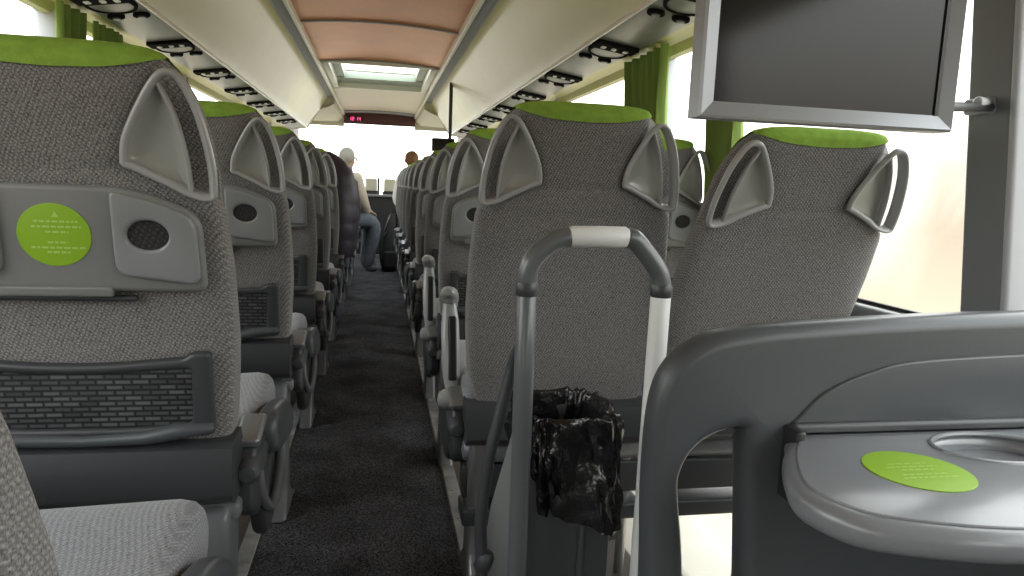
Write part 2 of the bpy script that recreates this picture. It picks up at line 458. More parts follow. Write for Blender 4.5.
    if style == 'plain': prof = [(y, .385 + (z - .42) * (.487 - .385) / (.535 - .42)) for y, z in prof]
    else: prof = [(y, z + .012) for y, z in prof]
    lc = loft([[Vector((x * (1 if abs(x) < .2 else 1), y + (abs(x) > .22) * .004, z)) for y, z in prof] for x in (-.232, -.226, 0, .226, .232)])
    bm_obj('base_cover', lc, M['dark'], root)
    # cushion
    prof = catmull([(.15, .40), (.15, .47), (.19, .497), (.30, .490), (.45, .492), (.56, .503), (.625, .495), (.652, .455), (.640, .405), (.60, .385), (.45, .378), (.30, .378), (.19, .382)], 4, True)
    cy = sum(p.x for p in prof) / len(prof); cz = .44
    rings = []
    for x, q in ((-.236, .55), (-.232, .80), (-.222, .93), (-.20, 1), (-.10, 1.0), (0, 1.), (.10, 1.0), (.20, 1), (.222, .93), (.232, .80), (.236, .55)):
        sc = 1 - (1 - q) * .12
        rings.append([Vector((x * .966, cy + (p.x - cy) * sc, .032 * min(1, max(0, (p.y - .38) / .06)) + cz + (p.y - cz) * (q if q > .8 else q * .95) - (.008 * (1 - abs(x) / .2) if abs(x) < .2 and p.y > .47 else 0))) for p in prof])
    bm_obj('seat_cushion', loft(rings), M['cushion'], root, 60)
    # frame: cross beam, leg
    if style == 'plain':
        bm = bmesh.new()
        add_tube(bm, [(-.215, .16, .355), (.215, .16, .355)], .034, 14, up=Vector((0, 0, 1)))
        bm_obj('cross_tube', bm, M['greymetal'], root)
        bm = bmesh.new(); add_box(bm, -.232, .232, .14, .20, .235, .318, .006); add_box(bm, -.232, .232, .12, .22, .17, .212, .006)
        bm_obj('cross_beam', bm, M['dark'], root)
    else:
        box('cross_beam', -.235, .235, .13, .19, .385, .418, M['greymetal'], root, .008)
    xl = .195 * a
    lg = catmull([(.105, .40), (.23, .40), (.215, .34), (.190, .20), (.205, .08), (.30, .015), (.30, 0), (.10, 0), (.10, .03), (.125, .10), (.13, .22)], 4, True)
    bm = plate([lg], .05, .014, lambda y, v, off: Vector((xl + off, y, max(v, 0))))
    bm_obj('leg', bm, M['greymetal'] if style == 'tray' else M['steel'], root)
    bm = bmesh.new()
    for z in (.11, .26):
        add_tube(bm, [(-xl, .16, z), (-xl * .99, .30, z - .09)], .009, 8)
    add_tube(bm, [(-xl, .16, .40), (-xl, .165, .0)], .013, 10)
    add_tube(bm, [(-xl, .45, .40), (-xl, .44, .0)], .013, 10)
    bm_obj('leg', bm, M['steel'], root)
    # armrest on the aisle side
    xa = .246 * a
    def side(y, v, off): return Vector((xa + off, y, v))
    if arm != 'none':
        dz = -.055 if arm == 'up' else 0
        def sd(y, v, off): return Vector((xa - .006 * a + off, y, v + dz))
        hs = plate_obj('armrest_housing', [rpoly([(.155, .385), (.175, .500), (.235, .515), (.30, .49), (.34, .44), (.31, .38), (.20, .36)], .022)], .036, .012, sd, M['dark'], root)
        plate_obj('housing_cap', [rpoly([(.185, .500), (.262, .520), (.285, .535), (.26, .543), (.175, .518)], .008)], .046, .009, sd, M['silver'], hs)
        plate_obj('side_shroud', [catmull([(.24, .40), (.42, .43), (.50, .38), (.46, .31), (.36, .275), (.27, .29)], 4, True)], .030, .012, side, M['dark'], root)
        bm = bmesh.new(); add_tube(bm, [(xa - .004 * a, .30, .465 + dz), (xa, .20, .467 + dz), (xa + .001 * a, .148, .467 + dz)], [.020, .023, .021], 16)
        bm_obj('pivot_knob', bm, M['darkgrey'], hs)
    if arm == 'down':
        bm = plate([catmull([(.29, .505), (.34, .528), (.48, .505), (.56, .465), (.575, .43), (.55, .405), (.48, .405), (.38, .425), (.30, .45)], 4, True)], .044, .016, lambda y, v, off: Vector((xa + .012 * a + off, y, v)))
        ar = bm_obj('armrest', bm, M['darkgrey'], root)
        bm = bmesh.new()
        add_tube(bm, catmull([(xa + .006 * a, .215, .465), (xa + .012 * a, .222, .40), (xa + .022 * a, .25, .355), (xa + .026 * a, .30, .352), (xa + .028 * a, .37, .39), (xa + .022 * a, .43, .43)], 4), .0105, 10)
        bm_obj('armrest_link', bm, M['pole'], ar)
    if arm == 'up':
        pth = catmull([(xa - .002 * a, .27, .45), (xa + .006 * a, .285, .52), (xa + .008 * a, .31, .60), (xa + .008 * a, .33, .65), (xa + .008 * a, .345, .685)], 5)
        bm = bmesh.new(); n = len(pth)
        add_tube(bm, pth, [.018 + .006 * math.sin(i / (n - 1) * PI) for i in range(n)], 12, flat=.72, up=Vector((1, 0, 0)))
        add_tube(bm, [(xa - .022 * a, .268, .45), (xa + .026 * a, .268, .45)], .026, 16)
        ar = bm_obj('armrest', bm, M['shell'], root)
        bm = plate([rpoly([(.268, .50), (.288, .50), (.335, .66), (.312, .66)], .006)], .022, .006, lambda y, v, off: Vector((xa + .004 * a + off, y - .008, v)))
        bm_obj('armrest_inlay', bm, M['black'], ar)
        bm = bmesh.new()
        add_tube(bm, catmull([(xa + .020 * a, .280, .728), (xa + .014 * a, .31, .720), (xa + .006 * a, .36, .695), (xa + .002 * a, .40, .655)], 4), [.016, .02, .022, .023, .024, .024, .024, .023, .022, .021, .02, .018, .014], 12, flat=.8, up=Vector((1, 0, 0)))
        bm_obj('armrest_pad', bm, M['shell'], ar)
    if style == 'tray' and arm == 'none': pass
    remember(root)
    return root

ORD = ['nearest', 'second', 'third', 'fourth', 'fifth', 'sixth', 'seventh', 'eighth', 'ninth', 'tenth', 'eleventh']
XL, XR, XRW, XLW = -.474, .443, .925, -.934
PITCH = .81
pL = make_seat(1, 'tray'); pR = make_seat(-1, 'tray'); pW = make_seat(1, 'tray', arm='none')
pRup = make_seat(-1, 'tray', arm='up')
pL0 = make_seat(1, 'tray', k=.355)
for i in range(10):
    o = pL0 if i == 0 else pL if i == 1 else copy_tree(pL)
    o.location = (XL + (.0 if i == 0 else 0), .435 if i == 0 else .335 + PITCH * i, 0)
    lab = {0: 'grey seat at the bottom left corner, only its side and pale cushion showing',
           1: 'large grey seat front left with green sticker, cup hole and net pocket',
           2: 'grey seat with green cap directly in front of the large front left seat',
           3: 'third grey seat back left of the aisle, whose pale console catches the light',
           4: 'fourth whole grey seat back in the left aisle row',
           5: 'grey aisle seat on the left that the person in the dark jacket sits in',
           6: 'grey aisle seat on the left just beyond the person in the dark jacket'}.get(i, '%s whole grey seat back counted along the left side of the aisle' % ORD[i - 1])
    tag(o, lab, 'seat', 'seats beside the aisle on the left')
for i in range(9):
    o = pW if i == 0 else copy_tree(pW)
    o.location = (XLW, 1.145 + PITCH * i, 0); o.scale = (.955, 1, 1)
    tag(o, 'grey window seat on the left, ' + ('beside the large front left seat' if i == 0 else '%s row counted from the front left seat' % ORD[i]), 'seat', 'seats beside the left windows')
r1 = make_seat(-1, 'plain', arm='up'); r1.location = (XR, 1.51, 0)
tag(r1, 'grey upright seat with plain back and green cap behind the handrail loop', 'seat', 'seats beside the aisle on the right')
r1w = make_seat(1, 'plain', k=.40, arm='none'); r1w.location = (XRW, 1.51, 0)
tag(r1w, 'grey reclined seat with plain back under the monitor beside the window', 'seat', 'seats beside the right windows')
for i in range(1, 10):
    o = (pRup if i == 1 else pR if i == 2 else copy_tree(pR))
    o.location = (XR, 1.51 + PITCH * i, 0)
    tag(o, {1: 'grey seat with raised silver armrest directly in front of the plain upright seat', 9: 'grey front row aisle seat on the right that the person in white sits in'}.get(i, '%s grey seat along the right side of the aisle' % ORD[i]), 'seat', 'seats beside the aisle on the right')
for i in range(1, 10):
    o = copy_tree(pW); o.location = (XRW, 1.51 + PITCH * i, 0)
    tag(o, {1: 'dark grey window seat with green sticker in the gap left of the reclined seat'}.get(i, '%s grey seat along the right windows' % ORD[i]), 'seat', 'seats beside the right windows')

# ------------------------------------------------------------------ bus body
Y0, Y1 = -4.4, 11.4
WX = 1.2
# floor: carpet aisle, platforms, stairwell opening under the right window seat
bm = bmesh.new(); add_box(bm, -.31, .228, Y0, 9.95, -.06, .002); struct(bm_obj('floor', bm, M['carpet']))
bm = bmesh.new()
add_box(bm, -1.25, -.31, Y0, 11.3, -.06, 0)
add_box(bm, .228, .70, Y0, 11.3, -.06, 0)
add_box(bm, .70, 1.25, Y0, 1.30, -.06, 0); add_box(bm, .70, 1.25, 3.1, 11.3, -.06, 0)
add_box(bm, -.31, .228, 9.95, 11.3, -.06, 0)
struct(bm_obj('floor', bm, M['lino']))
bm = bmesh.new()
add_box(bm, .70, 1.00, 1.30, 3.1, -.30, -.24); add_box(bm, 1.00, 1.45, 1.30, 3.1, -.52, -.46)
add_box(bm, .98, 1.02, 1.30, 3.1, -.50, -.24); add_box(bm, .68, .70, 1.30, 3.1, -.50, -.06)
add_box(bm, .70, 1.45, 1.28, 1.30, -.52, -.0); add_box(bm, .70, 1.45, 3.1, 3.12, -.52, -.0)
struct(bm_obj('floor', bm, M['creamfloor']))
for n, x in (('trim_1', -.314), ('trim_2', .232)):
    bm = bmesh.new(); s = 1 if x > 0 else -1
    add_box(bm, min(x, x + s * .042), max(x, x + s * .042), Y0, 9.95, 0, .010, .003)
    for k in range(46):
        y = .4 + k * .2
        add_tube(bm, [(x + s * .015, y, .008), (x + s * .015, y, .012)], .004, 8)
    struct(bm_obj(n, bm, M['rail']))

# side walls with window openings
PIL = [-3.4, -2.0, -.45, 1.155, 3.02, 4.75, 6.5, 8.25, 10.0]
ZS, ZT = .745, 1.575
for s, nm in ((-1, 'left'), (1, 'right')):
    bm = bmesh.new()
    def wb(y0, y1, z0, z1, t=.04, xi=WX): add_box(bm, min(s * xi, s * (xi + t)), max(s * xi, s * (xi + t)), y0, y1, z0, z1)
    if s < 0: wb(Y0, Y1, -.06, ZS)
    else:
        wb(Y0, 1.30, -.06, ZS); wb(3.1, Y1, -.06, ZS); wb(1.30, 3.1, .64, ZS)
    wb(Y0, Y1, ZT, 2.1)
    # sill ledge
    add_box(bm, min(s * 1.178, s * 1.22), max(s * 1.178, s * 1.22), Y0, Y1, ZS - .035, ZS, .008)
    struct(bm_obj('wall_' + nm, bm, M['wall']))
    for i, y in enumerate(PIL):
        bm = bmesh.new()
        add_box(bm, min(s * 1.165, s * 1.25), max(s * 1.165, s * 1.25), y - .025, y + .080, ZS - .02, 1.62, .012)
        for v in bm.verts: v.co.x -= s * (v.co.z - ZS) * (.10 if y < 2 else .0)
        p = struct(bm_obj('trim_%d' % (3 + i + (9 if s > 0 else 0)), bm, M['pillar']))
        bm = bmesh.new()
        add_box(bm, min(s * 1.155, s * 1.25), max(s * 1.155, s * 1.25), y - .044, y - .026, ZS - .02, 1.62, .008)
        for v in bm.verts: v.co.x -= s * (v.co.z - ZS) * (.10 if y < 2 else .0)
        bm_obj('edge_cover', bm, M['pillarl'], p)
    bounds = [Y0] + PIL + [Y1]
    for i in range(len(bounds) - 1):
        a_, b_ = bounds[i] + .05, bounds[i + 1] - .03
        bm = bmesh.new(); add_box(bm, min(s * 1.228, s * 1.233), max(s * 1.228, s * 1.233), a_, b_, ZS - .03, ZT + .03)
        w = struct(bm_obj('window_%d' % (i + 1 + (10 if s > 0 else 0)), bm, M['glass']))
        bm = bmesh.new()
        add_box(bm, min(s * 1.215, s * 1.227), max(s * 1.215, s * 1.227), a_, b_, ZS - .01, ZS + .008)
        add_box(bm, min(s * 1.215, s * 1.227), max(s * 1.215, s * 1.227), a_, b_, ZT - .008, ZT + .01)
        bm_obj('gasket', bm, M['rubber'], w)
# glazed lower door beside the steps
bm = bmesh.new(); add_box(bm, 1.46, 1.465, 1.32, 3.08, -.5, .66); d = struct(bm_obj('door_1', bm, M['glass']))
bm = bmesh.new()
add_box(bm, 1.44, 1.48, 1.28, 1.34, -.52, .68); add_box(bm, 1.44, 1.48, 3.06, 3.12, -.52, .68); add_box(bm, 1.2, 1.48, 1.28, 3.12, .64, .69); add_box(bm, 1.44, 1.48, 2.17, 2.23, -.52, .66)
bm_obj('door_frame', bm, M['dark'], d)

# ceiling shell: section polyline lofted along the coach
def strip(name, sec, y0, y1, m, t=.012, parent=None, ny=2):
    """sec: list of (x,z) from inside; thickened upward/outward"""
    bm = bmesh.new(); n = len(sec); rows = []
    for j in range(ny):
        y = y0 + (y1 - y0) * j / (ny - 1)
        rows.append(([bm.verts.new((x, y, z)) for x, z in sec], [bm.verts.new((x, y, z + t)) for x, z in sec]))
    for A, B in zip(rows, rows[1:]):
        for L in (0, 1):
            for k in range(n - 1): bm.faces.new((A[L][k], A[L][k + 1], B[L][k + 1], B[L][k]))
        for k in (0, n - 1): bm.faces.new((A[0][k], B[0][k], B[1][k], A[1][k]))
    for R_ in (rows[0], rows[-1]):
        for k in range(n - 1): bm.faces.new((R_[0][k], R_[0][k + 1], R_[1][k + 1], R_[1][k]))
    return bm_obj(name, bm, m, parent, 35)

BE = 8.9     # where the lockers end
for s in (-1, 1):
    sx = lambda L: [(s * x, z) for x, z in L]
    # luggage locker doors, one per bay
    sec = sx([(.605, 1.955), (.64, 1.905), (.70, 1.82), (.76, 1.735), (.81, 1.66), (.835, 1.618), (.842, 1.602)])
    nb = struct(strip('ceiling', sec, Y0, BE, M['bin']))
    struct(strip('ceiling', sx([(.53, 1.985), (.545, 1.975), (.60, 1.968), (.607, 1.955)]), Y0, BE + .01, M['greyrec']))
    # pale lip between centre and lockers
    bm = bmesh.new(); add_box(bm, min(s * .505, s * .532), max(s * .505, s * .532), Y0, 11.2, 1.955, 2.03, .006)
    struct(bm_obj('trim_%d' % (30 if s < 0 else 31), bm, M['trimw']))
    # service channel
    bm = bmesh.new(); add_box(bm, min(s * .838, s * .848), max(s * .838, s * .848), Y0, BE, 1.596, 1.612, .002)
    struct(bm_obj('trim_%d' % (32 if s < 0 else 33), bm, M['trimw']))
    struct(strip('ceiling', sx([(.842, 1.616), (.856, 1.608), (.95, 1.594), (1.04, 1.580), (1.058, 1.586)]), Y0, BE, M['service']))
    struct(strip('ceiling', sx([(1.056, 1.592), (1.070, 1.598), (1.12, 1.600), (1.16, 1.594), (1.185, 1.565), (1.21, 1.560)]), Y0, BE, M['bin']))
    # locker end faces
    bm = bmesh.new()
    vs = [bm.verts.new((s * x, BE, z)) for x, z in ((.53, 1.99), (.53, 1.90), (.60, 1.86), (.70, 1.82), (.84, 1.60), (1.2, 1.56), (1.25, 2.1), (.53, 2.1))]
    f = bm.faces.new(vs); r = bmesh.ops.extrude_face_region(bm, geom=[f]); bmesh.ops.translate(bm, vec=(0, .02, 0), verts=[v for v in r['geom'] if isinstance(v, bmesh.types.BMVert)])
    struct(bm_obj('wall_locker_end', bm, M['lining']))
    # side roof beyond the lockers
    struct(strip('ceiling', sx([(.53, 1.99), (.545, 1.91), (.60, 1.865), (.80, 1.855), (1.24, 1.85)]), BE, 11.4, M['lining']))
# centre ceiling panels between cross ribs
def arch(z0, h=.02, x0=-.51, x1=.51, n=9): return [(x0 + (x1 - x0) * k / (n - 1), z0 + h * (1 - (2 * k / (n - 1) - 1) ** 2)) for k in range(n)]
ribs = [Y0, -1.4, .2, 1.8, 3.3, 4.90, 6.42]
for a_, b_ in zip(ribs, ribs[1:]):
    struct(strip('ceiling', arch(2.0, .03), a_ + .012, b_ - .012, M['copper']))
for y in ribs[1:]:
    struct(strip('ceiling', arch(1.99, .03), y - .013, y + .013, M['greyrec'], .03))
# roof hatch: well, glass, frame
hy0, hy1 = 6.44, 8.15
bm = bmesh.new()
add_box(bm, -.50, -.44, hy0, hy1, 1.995, 2.17, .004); add_box(bm, .44, .50, hy0, hy1, 1.995, 2.17, .004)
add_box(bm, -.50, .50, hy1 - .05, hy1, 1.995, 2.17, .004); add_box(bm, -.50, .50, hy0, hy0 + .05, 1.995, 2.17, .004)
struct(bm_obj('trim_34', bm, M['trimw']))
bm = bmesh.new()
add_box(bm, -.44, -.36, hy0 + .05, hy1 - .05, 2.06, 2.12, .004); add_box(bm, .36, .44, hy0 + .05, hy1 - .05, 2.06, 2.12, .004)
add_box(bm, -.44, .44, hy1 - .40, hy1 - .05, 2.05, 2.12, .004); add_box(bm, -.44, .44, hy0 + .05, hy0 + .12, 2.06, 2.12, .004)
struct(bm_obj('trim_35', bm, mat('hatch_green_grey', (.36, .42, .36), .4)))
bm = bmesh.new(); add_box(bm, -.37, .37, hy0 + .1, hy1 - .38, 2.11, 2.115); struct(bm_obj('window_30', bm, M['glass']))
struct(strip('ceiling', arch(2.0, .02), hy1, 10.7, M['copper2']))
struct(strip('ceiling', arch(1.985, .02), 10.7, 11.0, M['greyrec'], .03))
# header bulkhead with the display
bm = bmesh.new(); add_box(bm, -.52, .52, 11.0, 11.05, 1.84, 2.02, .004); hd = struct(bm_obj('wall_header', bm, M['maroon']))
bm = bmesh.new(); add_box(bm, -1.25, -.52, 11.06, 11.1, 1.80, 2.1); add_box(bm, .52, 1.25, 11.06, 11.1, 1.80, 2.1); struct(bm_obj('wall_header', bm, M['lining']))
sg = box('display_sign', -.47, -.25, 10.975, 11.0, 1.875, 1.945, M['black'], None, .004)
tag(sg, 'small dark display box with red figures at far end of the ceiling', 'display')
bm = bmesh.new()
segs = {'1': 'bc', '2': 'abged', '0': 'abcdef', '4': 'fgbc'}
def digit(ch, x, z, h=.048, w=.026, t=.008):
    P = {'a': (x, x + w, z + h - t, z + h), 'g': (x, x + w, z + h / 2 - t / 2, z + h / 2 + t / 2), 'd': (x, x + w, z, z + t), 'f': (x, x + t, z + h / 2, z + h), 'b': (x + w - t, x + w, z + h / 2, z + h), 'e': (x, x + t, z, z + h / 2), 'c': (x + w - t, x + w, z, z + h / 2)}
    for q in segs[ch]: x0, x1, z0, z1 = P[q]; add_box(bm, x0, x1, 10.970, 10.976, z0, z1)
for ch, x in (('1', -.44), ('2', -.40), ('1', -.345), ('4', -.305)): digit(ch, x, 1.886)
bm_obj('red_figures', bm, M['led'], sg)
# outer roof and ends
bm = bmesh.new()
add_box(bm, -1.3, -.45, Y0, 11.5, 2.19, 2.21); add_box(bm, .45, 1.3, Y0, 11.5, 2.19, 2.21)
add_box(bm, -.45, .45, Y0, hy0, 2.19, 2.21); add_box(bm, -.45, .45, hy1, 11.5, 2.19, 2.21)
struct(bm_obj('ceiling', bm, M['lining']))
bm = bmesh.new(); add_box(bm, -1.3, 1.3, Y0 - .04, Y0, -.5, 2.2); struct(bm_obj('wall_back', bm, M['wall']))
# front: low partition, ledge, windscreen
bm = bmesh.new(); add_box(bm, -1.2, 1.2, 10.05, 10.10, 0, .80); add_box(bm, -1.2, 1.2, 11.35, 11.4, -.5, .80)
struct(bm_obj('wall_front', bm, M['black']))
bm = bmesh.new(); add_box(bm, -1.2, 1.2, 10.0, 10.12, .795, .83, .01); struct(bm_obj('trim_36', bm, M['greymetal']))
bm = bmesh.new(); add_box(bm, -1.25, 1.25, 11.38, 11.385, .8, 2.0); ws = struct(bm_obj('window_31', bm, M['glass']))
bm = bmesh.new(); add_box(bm, -1.2, 1.2, 10.5, 11.38, .74, .79, .01); struct(bm_obj('trim_37', bm, M['dark']))

# service units overhead
def make_unit(s):
    root = empty('overhead_service_unit', (0, 0, 0))
    def F(x, v, off): return Vector((x * s, v, 1.5945 - off))
    def P(nm, loops, dep, o, m, par, bev=.002): return plate_obj(nm, loops, dep, bev, lambda x, v, off: Vector((x * s, v, 1.594 - (x - .95) * .15 - o - off)), m, par)
    b = P('lamp_strip', [rpoly([(.862, -.150), (1.038, -.150), (1.038, -.045), (.862, -.045)], .008)], .022, .004, M['matt'], root)
    for x in (.90, .945, .995):
        P('button', [rpoly([(x - .009, -.110), (x + .009, -.110), (x + .009, -.080), (x - .009, -.080)], .003)], .006, .0165, M['trimw'], b)
    P('speaker_ring', [ellipse(.95, 0, .082, .115, 36), ellipse(.95, .0, .070, .100, 36)], .014, .005, M['matt'], root)
    P('speaker_grille', [ellipse(.95, 0, .071, .101, 36)], .010, .004, M['service'], root)
    for x in (.90, .99):
        n_ = P('air_nozzle', [ellipse(x, .170, .030, .032, 24)], .014, .006, M['matt'], root, .005)
        P('nozzle_core', [ellipse(x, .170, .014, .015, 18)], .008, .013, M['greymetal'], n_)
    remember(root); return root
for s, y0, nm in ((-1, 2.05, 'left'), (1, 2.18, 'right')):
    p = make_unit(s)
    for i in range(8):
        o = p if i == 0 else copy_tree(p)
        o.location = (0, y0 + i * .83 , 0)
        tag(o, '%s overhead lamp and air vent unit in the %s service strip' % (ORD[i], nm), 'vent unit', 'overhead units on the ' + nm)

# curtains
def curtain(y0, y1, s, label, waves, seed, gather=.8):
    rnd = random.Random(seed); nx, nz = waves * 10, 16; bm = bmesh.new(); rows = [[], []]
    ph = [rnd.uniform(-.5, .5) for _ in range(waves + 1)]
    for L in (0, 1):
        for j in range(nz + 1):
            v = j / nz; z = 1.585 - v * .80; r = []
            for i in range(nx + 1):
                u = i / nx
                a = u * waves * 2 * PI + ph[int(u * waves) % len(ph)] * .6 * v
                amp = .023 + .007 * math.sin(u * 7 + seed)
                yy = y0 + (y1 - y0) * (.5 + (u - .5) * (1 - .12 * math.sin(v * PI)))
                r.append(bm.verts.new((s * (1.158 - .045 * (1 - v) - amp * math.sin(a) - .004 * math.sin(3 * a + v * 5) + L * .003), yy + .006 * math.cos(a), z)))
            rows[L].append(r)
    for L in (0, 1):
        for A, B in zip(rows[L], rows[L][1:]):
            for i in range(nx): bm.faces.new((A[i], A[i + 1], B[i + 1], B[i]))
    for A, B in ((rows[0][0], rows[1][0]), (rows[0][-1], rows[1][-1])):
        for i in range(nx): bm.faces.new((A[i], A[i + 1], B[i + 1], B[i]))
    for i in (0, nx):
        for j in range(nz): bm.faces.new((rows[0][j][i], rows[0][j + 1][i], rows[1][j + 1][i], rows[1][j][i]))
    tag(bm_obj('curtain', bm, M['curtain'], None, 80), label, 'curtain', 'green window curtains')
curtain(2.74, 3.26, 1, 'green pleated curtain hanging left of the monitor at the right windows', 6, 1)
curtain(2.12, 2.39, 1, 'narrow green curtain just under the monitor edge above the reclined seat', 4, 2)
curtain(2.84, 3.09, -1, 'green curtain bunch above the front left seat, nearest on that side', 4, 3)
curtain(3.17, 3.50, -1, 'second green curtain bunch above the front left seat, past a bright slit', 5, 4)

# ------------------------------------------------------------------ handrail loop
def Y_(pts): return [Vector(p) for p in pts]
hr = empty('handrail_loop', (.35, 1.1, 0))
def rel(o, r=hr):
    o.parent = r; o.matrix_parent_inverse = Matrix.Identity(4); o.location = -r.location
    return o
RR = .0165
left = [(.240, 1.10, 0), (.236, 1.10, .377), (.233, 1.10, .85)] 
bm = bmesh.new(); add_tube(bm, [(.240, 1.10, 0), (.238, 1.10, .30), (.2365, 1.10, .60), (.2345, 1.10, .845)], RR, 18); rel(bm_obj('upright', bm, M['pole']))
bm = bmesh.new(); add_tube(bm, catmull([(.2345, 1.10, .84), (.2355, 1.10, .868), (.246, 1.10, .892), (.268, 1.10, .912), (.285, 1.10, .9215), (.300, 1.10, .925)], 6), RR * .98, 18); rel(bm_obj('elbow', bm, M['pole']))
bm = bmesh.new(); add_tube(bm, catmull([(.398, 1.10, .927), (.412, 1.10, .922), (.435, 1.10, .898), (.455, 1.10, .872), (.4615, 1.10, .852), (.4625, 1.10, .835)], 6), RR * .98, 18); rel(bm_obj('elbow', bm, M['pole']))
bm = bmesh.new(); add_tube(bm, [(.304, 1.10, .9255), (.348, 1.10, .927), (.394, 1.10, .927)], RR * 1.05, 18); rel(bm_obj('grip', bm, M['white']))
bm = bmesh.new(); add_tube(bm, [(.4625, 1.10, .84), (.460, 1.10, .60), (.458, 1.10, .30), (.456, 1.10, 0)], RR * 1.02, 18); rel(bm_obj('upright', bm, M['white']))
for x in (.2345, .4625):
    bm = bmesh.new(); add_tube(bm, [(x, 1.10, .832), (x, 1.10, .848)], RR * 1.12, 18); rel(bm_obj('collar', bm, M['dark']))
bm = bmesh.new(); add_tube(bm, [(.479, 1.095, .634), (.470, 1.082, .634)], .009, 10); rel(bm_obj('bolt', bm, M['steel']))
tag(hr, 'dark grey handrail loop with white grip on top beside the aisle', 'handrail')
# thin bent rail behind it
bm = bmesh.new()
add_tube(bm, catmull([(.236, 1.13, .745), (.226, 1.15, .70), (.207, 1.15, .61), (.192, 1.15, .54), (.183, 1.15, .46), (.181, 1.15, .42), (.186, 1.15, .32), (.190, 1.15, .0)], 6), .0105, 14)
add_tube(bm, [(.186, 1.15, .34), (.193, 1.15, .36)], .016, 10)
br = bm_obj('bent_rail', bm, M['dark']); tag(br, 'thin dark bent rail sloping down behind left post of the handrail loop', 'handrail')

# ------------------------------------------------------------------ waste bin and liner
wb_ = empty('waste_bin', (.33, 1.22, 0))
bm = bmesh.new()
add_box(bm, .256, .262, 1.135, 1.30, 0, .585, .002); add_box(bm, .404, .41, 1.135, 1.30, 0, .585, .002)
add_box(bm, .256, .41, 1.295, 1.301, 0, .585, .002); add_box(bm, .256, .41, 1.132, 1.138, 0, .585, .002); add_box(bm, .256, .41, 1.132, 1.301, 0, .02, .002)
add_box(bm, .352, .362, 1.122, 1.133, .0, .46, .003)
rel(bm_obj('bin_body', bm, M['darkgrey']), wb_)
bm = plate([rpoly([(1.145, .0), (1.45, .0), (1.45, .25), (1.40, .34), (1.16, .62), (1.145, .62)], .02)], .012, .004, lambda y, v, off: Vector((.247 + off, y, v)))
rel(bm_obj('side_panel', bm, M['tray']), wb_)
tag(wb_, 'tall dark grey waste bin standing between posts of the handrail loop', 'waste bin')
# crumpled liner: skirt folded over the rim, and a hollow mouth
bm = bmesh.new(); n = 120; ml = []
prof = [(.50, .38, -.6), (.80, .48, -.5), (.93, .545, -.2), (1.0, .600, 0), (1.05, .614, .2), (1.12, .612, .4), (1.17, .595, .6), (1.20, .57, .8), (1.23, .53, 1), (1.24, .49, 1.1), (1.22, .455, 1.2), (1.19, .432, 1.2), (1.17, .430, 1.1), (1.15, .46, .9)]
fine = catmull([Vector(p) for p in prof], 4)
for q in fine:
    row = []
    for k in range(n):
        t = 2 * PI * k / n; e = .45
        cx_, sy_ = math.cos(t), math.sin(t)
        bx = .066 * math.copysign(abs(cx_) ** e, cx_); by = .080 * math.copysign(abs(sy_) ** e, sy_)
        f = q.x
        drop = .03 * noise.noise(Vector((cx_ * 1.3, sy_ * 1.3, 4))) - .02 * (cx_ < -.4 and sy_ < 0) * 1
        z = q.y
        low = max(0, (.60 - z) / .17) if f > 1 else 0
        zz = z + low * (drop - .045 * cx_ + .01)
        p = Vector((.333 + bx * f + low * .012, 1.215 + by * f, zz))
        nv = Vector((cx_ * 3.5, sy_ * 3.5, z * 14)); amp = .004 + .010 * min(1, max(0, f - 1) * 8)
        d = noise.noise(nv) * amp + noise.noise(nv * 2.3) * amp * .6
        rid = abs(noise.noise(Vector((cx_ * 4, sy_ * 4 + z * 6, z * 5 + cx_ * 3)))) * amp * 1.6 + abs(noise.noise(Vector((cx_ * 8 + z * 12, sy_ * 8, z * 9)))) * amp * .8
        dirv = Vector((cx_, sy_, 0))
        p += dirv * (d + rid) + Vector((0, 0, d * .6))
        row.append(p)
    ml.append(row)
bm = loft(ml, True, False)
bag = bm_obj('bin_liner', bm, M['bag'], None, 70)
tag(bag, 'crumpled glossy black plastic bag lining the waste bin', 'bin bag')

# ------------------------------------------------------------------ foreground table partition
FY = .86
tp = empty('table_partition', (.75, FY, 0))
outer = catmull([(.362, 0), (.361, .25), (.360, .478), (.353, .62), (.357, .729), (.378, .783), (.420, .815), (.477, .828), (.564, .836), (.717, .845), (.92, .852), (1.15, .855)], 6) + [Vector((1.17, .855)), Vector((1.17, 0))]
hole = catmull([(.425, .03), (.421, .25), (.417, .474), (.401, .60), (.402, .635), (.418, .665), (.446, .684), (.478, .692)], 6) + [Vector((.484, .690)), Vector((.492, .60)), Vector((.502, .469)), Vector((.505, .03))]
FF = lambda y0: (lambda x, v, off: Vector((x, y0 - off, v)))
rel(plate_obj('frame', [outer, hole], .052, .020, FF(FY), M['darkgrey'], res=5), tp)
panel = catmull([(.548, .70), (.560, .712), (.585, .738), (.62, .758), (.66, .772), (.725, .786), (.93, .796), (1.14, .80)], 6) + [Vector((1.15, .70))]
rel(plate_obj('upper_inlay', [panel], .008, .003, FF(FY - .027), M['darkgrey'], res=2), tp)
rel(plate_obj('hinge_bar', [rpoly([(.548, .686), (1.15, .686), (1.15, .704), (.548, .704)], .004)], .02, .006, FF(FY - .03), M['dark']), tp)
bm = bmesh.new(); add_box(bm, .538, .552, FY - .06, FY - .02, .60, .70, .004)
for z in (.62, .65, .675): add_tube(bm, [(.545, FY - .062, z), (.545, FY - .050, z)], .005, 8)
rel(bm_obj('hinge', bm, M['black']), tp)
tag(tp, 'dark grey moulded partition with arched post across the lower right', 'partition')
ft = empty('folding_table', (.75, .70, .66))
